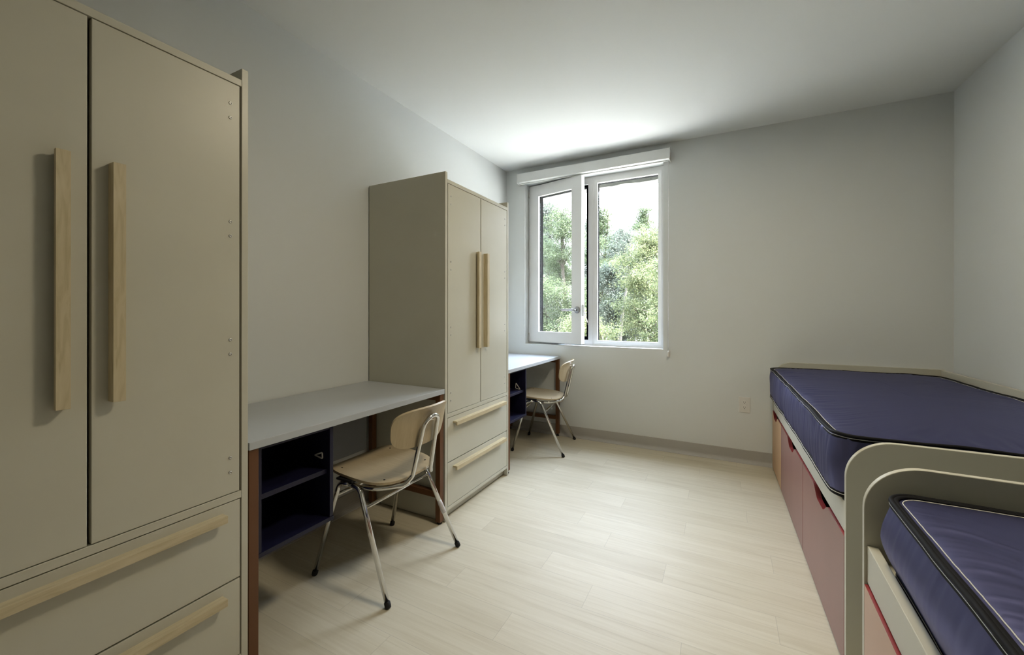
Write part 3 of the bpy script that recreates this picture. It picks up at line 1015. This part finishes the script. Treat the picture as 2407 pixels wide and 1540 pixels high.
    add_tube(bm, path(0, lambda x, y: ztop(x, y) + .001, out=.001), .0056, 10, closed=True)
    add_tube(bm, path(0, lambda x, y: ztop(x, y) - .0115, out=.0012), .0040, 8, closed=True)
    add_tube(bm, path(.0055, lambda x, y: ztop(x, y) + .0018), .005, 8, closed=True, squash=(.0065, .0032))
    bmesh.ops.recalc_face_normals(bm, faces=bm.faces[:])
    me = bpy.data.meshes.new('top_binding'); bm.to_mesh(me); bm.free()
    obj('top_binding', me, M['tape'], m, label='black edge binding')
    bm = bmesh.new()
    zlow = lambda x, y: z_lo + edge_dz(x + 5, y) * .8
    add_tube(bm, path(0, lambda x, y: max(.008, zlow(x, y) + .002), out=.001 - tuck), .0062, 10, closed=True)
    add_tube(bm, path(0, lambda x, y: max(.008, zlow(x, y) + .013), out=.0025 - tuck), .004, 8, closed=True)
    bmesh.ops.recalc_face_normals(bm, faces=bm.faces[:])
    me = bpy.data.meshes.new('bottom_binding'); bm.to_mesh(me); bm.free()
    obj('bottom_binding', me, M['tape'], m, label='black edge binding')
    bm = bmesh.new()
    add_tube(bm, path(stitch, None, 1), .0012, 6, closed=True)
    add_tube(bm, path(0, lambda x, y: ztop(x, y) - .0062, out=.0046), .0008, 6, closed=True)
    add_tube(bm, path(0, lambda x, y: max(.008, zlow(x, y) + .0080), out=.0062 - tuck), .0011, 6, closed=True)
    bmesh.ops.recalc_face_normals(bm, faces=bm.faces[:])
    me = bpy.data.meshes.new('stitching'); bm.to_mesh(me); bm.free()
    obj('stitching', me, M['thread'], m, label='white stitching along the bindings')
    return m

def bed_pt(o, a, x, y, z):
    c, s = math.cos(a), math.sin(a)
    return (o.x + c * x - s * y, o.y + s * x + c * y, z)
ML = .955
fm = bed_pt(far_origin, TH, .441, -.018 - (BLF - .036) / 2, .5385)
make_mattress(fm, TH, 'navy mattress on the bed by the window wall', .456, (BLF - .036) / 2 - .030, .216, 2.0, 1.15)
nm = bed_pt(near_origin, PHI, .467, -.056 - .950, .4995)
make_mattress(nm, PHI, 'navy mattress on the bed nearest the camera', .432, .950, .200, 8.0, .5, .022, .018, .55, .014)

# ------------------------------------------------------------------ outside: ground and trees
struct(obj('ground', boxes([(-60, 60, D + TW + .02, 80, -1.35, -1.2)], 0, 'ground'), M['ground_bounce']), 'unseen ground outside, made pale and raised to bounce light in through the window', 'ground')  # out of view; added as a bounce surface for the ceiling

def leaf_cloud(blobs, per, rng, size=(.07, .13), droop=.7, name='foliage'):
    """small pointed leaves in drooping sprays scattered through a set of ellipsoid boughs"""
    cs, ds = [], []
    for (cx, cy, cz, rx, ry, rz) in blobs:
        m = max(12, int(per * (rx * ry + ry * rz + rx * rz) / 3))
        d = rng.normal(size=(m, 3)); d /= np.linalg.norm(d, axis=1)[:, None]
        r = rng.uniform(.15, 1.12, m) ** .6
        lump = 1 + .22 * np.sin(d[:, 0] * 7 + cx * 3) * np.cos(d[:, 2] * 6 + cz) + .14 * np.sin(d[:, 1] * 13 + d[:, 2] * 9)
        cs.append(d * (r * lump)[:, None] * np.array([rx, ry, rz]) + np.array([cx, cy, cz])); ds.append(d)
    cs = np.concatenate(cs); ds = np.concatenate(ds)
    K = 26
    m = len(cs); n = m * K
    sp_ = size[1] * 1.75
    ax = ds * .6 + rng.normal(size=(m, 3)) * .5 + np.array([0, 0, -.25]); ax /= np.linalg.norm(ax, axis=1)[:, None]
    tt = rng.uniform(-1, 1, (m, K, 1))
    C = (cs[:, None, :] + ax[:, None, :] * tt * sp_ * 1.25 + rng.normal(size=(m, K, 3)) * sp_ * np.array([.42, .42, .24]) - np.array([0, 0, 1]) * (tt ** 2) * sp_ * .5).reshape(n, 3)
    Nm = np.repeat(ds, K, 0)
    up = rng.normal(size=(n, 3)) * .5 + Nm * .45 + np.array([0, 0, .75])
    up /= np.linalg.norm(up, axis=1)[:, None]
    a = np.repeat(ax, K, 0) * .8 + rng.normal(size=(n, 3)) * .8 + np.array([0, 0, -droop]); a -= up * np.sum(a * up, 1)[:, None]
    a /= np.linalg.norm(a, axis=1)[:, None]
    b = np.cross(up, a)
    L = rng.uniform(size[0], size[1], n)[:, None]
    W = L * rng.uniform(.26, .42, n)[:, None]
    V = np.empty((n, 4, 3))
    V[:, 0] = C - a * L * .5
    V[:, 1] = C + b * W * .5 - a * L * .05 + up * L * .06
    V[:, 2] = C + a * L * .55 - up * L * .10
    V[:, 3] = C - b * W * .5 - a * L * .05 + up * L * .06
    me = bpy.data.meshes.new(name)
    me.vertices.add(n * 4); me.loops.add(n * 4); me.polygons.add(n)
    me.vertices.foreach_set('co', V.reshape(-1))
    me.loops.foreach_set('vertex_index', np.arange(n * 4, dtype=np.int32))
    me.polygons.foreach_set('loop_start', np.arange(0, n * 4, 4, dtype=np.int32))
    me.polygons.foreach_set('loop_total', np.full(n, 4, dtype=np.int32))
    me.update(calc_edges=True)
    return me

def trunk_mesh(hgt, r, rng, blobs, lean=.3):
    bm = bmesh.new()
    pts = []
    ph = rng.uniform(0, 6)
    for k in range(14):
        s = k / 13
        pts.append((lean * s * s + .12 * math.sin(s * 5 + ph), .15 * math.sin(s * 4 + ph * 2), hgt * s))
    add_tube(bm, pts, [r * (1 - .8 * k / 13) for k in range(14)], 10)
    for (cx, cy, cz, rx, ry, rz) in blobs:
        k = max(2, min(11, int((cz - rz * .5) / hgt * 13) - 1))
        a = Vector(pts[k]); bq = Vector((cx, cy, cz))
        mid = a.lerp(bq, .5) + Vector((0, 0, -.12 * (bq - a).length))
        rr = r * (1 - .8 * k / 13) * .45
        P = [a.lerp(mid, t).lerp(mid.lerp(bq, t), t) for t in (0, .2, .4, .6, .8, 1)]
        add_tube(bm, P, [rr * (1 - .85 * i / 5) for i in range(6)], 7)
        for q in range(4):
            e = bq + Vector((rng.uniform(-1, 1) * rx, rng.uniform(-1, 1) * ry, rng.uniform(-.3, 1) * rz))
            add_tube(bm, [P[3], P[3].lerp(e, .5) + Vector((0, 0, .08)), e], [rr * .45, rr * .3, rr * .08], 5)
    bmesh.ops.recalc_face_normals(bm, faces=bm.faces[:])
    me = bpy.data.meshes.new('trunk'); bm.to_mesh(me); bm.free()
    return me

GZ = -1.2  # ground level raised so its bounced light reaches the ceiling
def make_tree(x, y, top, spread, leaf, bark, label, seed, per=1500, size=(.09, .16), low=.30, trunk_r=.13, nb=15):
    rng = np.random.default_rng(seed)
    h = top - GZ
    t = thing('tree', label, 'tree', (x, y, GZ), 0, 'trees outside the window')
    blobs = []
    for i in range(nb):
        s = i / (nb - 1)
        zz = h * (low + (.95 - low) * s)
        w = spread * (math.sin(PI * (0.12 + .80 * s)) ** .8)
        an = rng.uniform(0, 2 * PI); rd = rng.uniform(.15, .70) * w * (1 if s < .93 else .2)
        sz = rng.uniform(.46, .68) * (spread * .72) * (1 - .40 * s)
        blobs.append((rd * math.cos(an), rd * math.sin(an), zz, sz * 1.15, sz * 1.15, sz * .62))
    obj('foliage', leaf_cloud(blobs, per, rng, size), M[leaf], t)
    obj('trunk', trunk_mesh(h * .93, trunk_r, rng, blobs), M[bark], t)
    return t

trees = [  # trees past the right jamb are unseen, added to block side light
    # x, y, top z, spread, leaf, bark, label
    (-3.35, 10.2, 1.15, 1.55, 'leaf_b', 'bark', 'low yellow-green tree in front at the bottom of the right pane'),
    (-6.3, 10.4, 1.35, 1.4, 'leaf_a', 'bark', 'low green tree in front at the bottom of the left pane'),
    (-0.4, 10.6, 3.3, 1.6, 'leaf_b', 'bark', 'unseen yellow-green tree added just beyond the right jamb to block light'),
    (-9.2, 11.0, 3.6, 1.6, 'leaf_a', 'bark', 'mid green tree beyond the left jamb'),
    (-5.45, 14.3, 5.2, 1.7, 'leaf_a', 'bark', 'mid green tree filling the left window pane'),
    (-2.0, 13.2, 3.75, 1.6, 'leaf_b', 'bark', 'bright yellow-green tree at the right edge of the right pane'),
    (2.2, 14.0, 5.4, 2.0, 'leaf_a', 'bark', 'unseen mid green tree added far beyond the right jamb to block light'),
    (-9.7, 15.4, 6.0, 1.8, 'leaf_c', 'bark', 'grey-green tree at the far left behind the casement'),
    (-3.95, 18.2, 4.85, 1.6, 'leaf_c', 'bark', 'grey-green tree behind the pale trunk in the right pane'),
    (-8.1, 19.2, 7.0, 1.8, 'leaf_c', 'bark', 'tall grey-green tree reaching the top of the left pane'),
    (-0.1, 17.8, 5.6, 2.0, 'leaf_a', 'bark', 'unseen mid green tree added behind the yellow-green one to block light'),
    (4.2, 18.6, 6.0, 2.2, 'leaf_c', 'bark', 'unseen grey-green tree added furthest beyond the right jamb to block light'),
    (-6.15, 22.6, 7.2, 1.8, 'leaf_a', 'bark', 'background tree behind the mullion'),
    (-4.6, 26.8, 8.0, 1.9, 'leaf_a', 'bark', 'taller background tree at the right of the pale trunk'),
    (-10.8, 24.4, 7.6, 2.0, 'leaf_c', 'bark', 'background tree at the left of the left pane'),
    (1.6, 23.0, 7.0, 2.2, 'leaf_c', 'bark', 'unseen background tree added past the right jamb to block light'),
    (-8.6, 28.8, 8.2, 2.2, 'leaf_c', 'bark', 'furthest tree behind the left pane'),
]
for k, (x, y, top, sp_, leaf, bark, lab) in enumerate(trees):
    far = y > 16
    make_tree(x, y, top, sp_, leaf, bark, lab, 11 + k, per=(150 if far else 320), size=((.095, .155) if far else (.048, .086)), low=.20,
              trunk_r=.12, nb=22)
make_tree(-3.47, 15.7, 4.55, .75, 'leaf_c', 'bark_pale', 'slim tree with a pale bare trunk in the right pane', 77, per=200, size=(.06, .10), low=.74, trunk_r=.085, nb=7)

# ------------------------------------------------------------------ light
w = bpy.data.worlds.new('sky')
SC.world = w
w.use_nodes = True
nt = w.node_tree
bg = nt.nodes['Background']
tc = N(nt, 'ShaderNodeTexCoord')
sp = N(nt, 'ShaderNodeSeparateXYZ')
nt.links.new(tc.outputs['Generated'], sp.inputs[0])
c = ramp(nt, sp.outputs['Z'], [(0.0, (0.90, 0.93, 1.0)), (0.35, (0.79, 0.87, 1.0)), (1.0, (0.64, 0.77, 1.0))])
nt.links.new(c, bg.inputs['Color'])
SKY = 34.0
mr = N(nt, 'ShaderNodeMapRange', interpolation_type='SMOOTHSTEP')
mr.inputs['From Min'].default_value = 0.10
mr.inputs['From Max'].default_value = 0.60
mr.inputs['To Min'].default_value = 0.07 * SKY
mr.inputs['To Max'].default_value = SKY
nt.links.new(sp.outputs['Z'], mr.inputs['Value'])
nt.links.new(mr.outputs['Result'], bg.inputs['Strength'])

sun = bpy.data.lights.new('sun', 'SUN')
sun.energy = 44.0
sun.angle = math.radians(3)
sun.color = (1.0, 0.95, 0.86)
so = bpy.data.objects.new('sun', sun)
COL.objects.link(so)
# high sun behind the building: lights the trees, never enters the room
so.rotation_euler = Vector((-0.52, 0.12, -0.85)).to_track_quat('-Z', 'Y').to_euler()

pl = bpy.data.lights.new('window_portal', 'AREA')
pl.shape = 'RECTANGLE'
pl.size, pl.size_y = WX1 - WX0, WZ1 - WZ0
pl.cycles.is_portal = True
po = bpy.data.objects.new('window_portal', pl)
COL.objects.link(po)
po.location = ((WX0 + WX1) / 2, D + TW - .005, (WZ0 + WZ1) / 2)
po.rotation_euler = (-PI / 2, 0, 0)

# ------------------------------------------------------------------ camera
yaw, roll, f_px, v0 = 0.4815, 0.0008, 956.1, 732.6
F = Vector((-math.sin(yaw), math.cos(yaw), 0))
R = Vector((math.cos(yaw), math.sin(yaw), 0))
U = Vector((0, 0, 1))
R2 = R * math.cos(roll) + U * math.sin(roll)
U2 = U * math.cos(roll) - R * math.sin(roll)
cam = bpy.data.cameras.new('camera')
cam.sensor_width = 36
cam.sensor_fit = 'HORIZONTAL'
cam.lens = 36 * f_px / 2407
cam.shift_y = -(770 - v0) / 2407
cam.clip_start = 0.02
cam.clip_end = 300
co = bpy.data.objects.new('camera', cam)
COL.objects.link(co)
m4 = Matrix((R2, U2, -F)).transposed().to_4x4()
m4.translation = Vector((0, 0, H_CAM))
co.matrix_world = m4
SC.camera = co

vs = SC.view_settings
vs.view_transform = 'Standard'
vs.look = 'None'
vs.exposure = 0.17
vs.gamma = 1.0
vs.use_curve_mapping = False
SC.display_settings.display_device = 'sRGB'
cy = SC.cycles
cy.use_denoising = True
cy.use_adaptive_sampling = True
cy.adaptive_threshold = 0.03
cy.max_bounces = 8
cy.diffuse_bounces = 3
cy.glossy_bounces = 4
cy.transparent_max_bounces = 12
cy.sample_clamp_indirect = 80.0
cy.caustics_reflective = False
cy.caustics_refractive = False
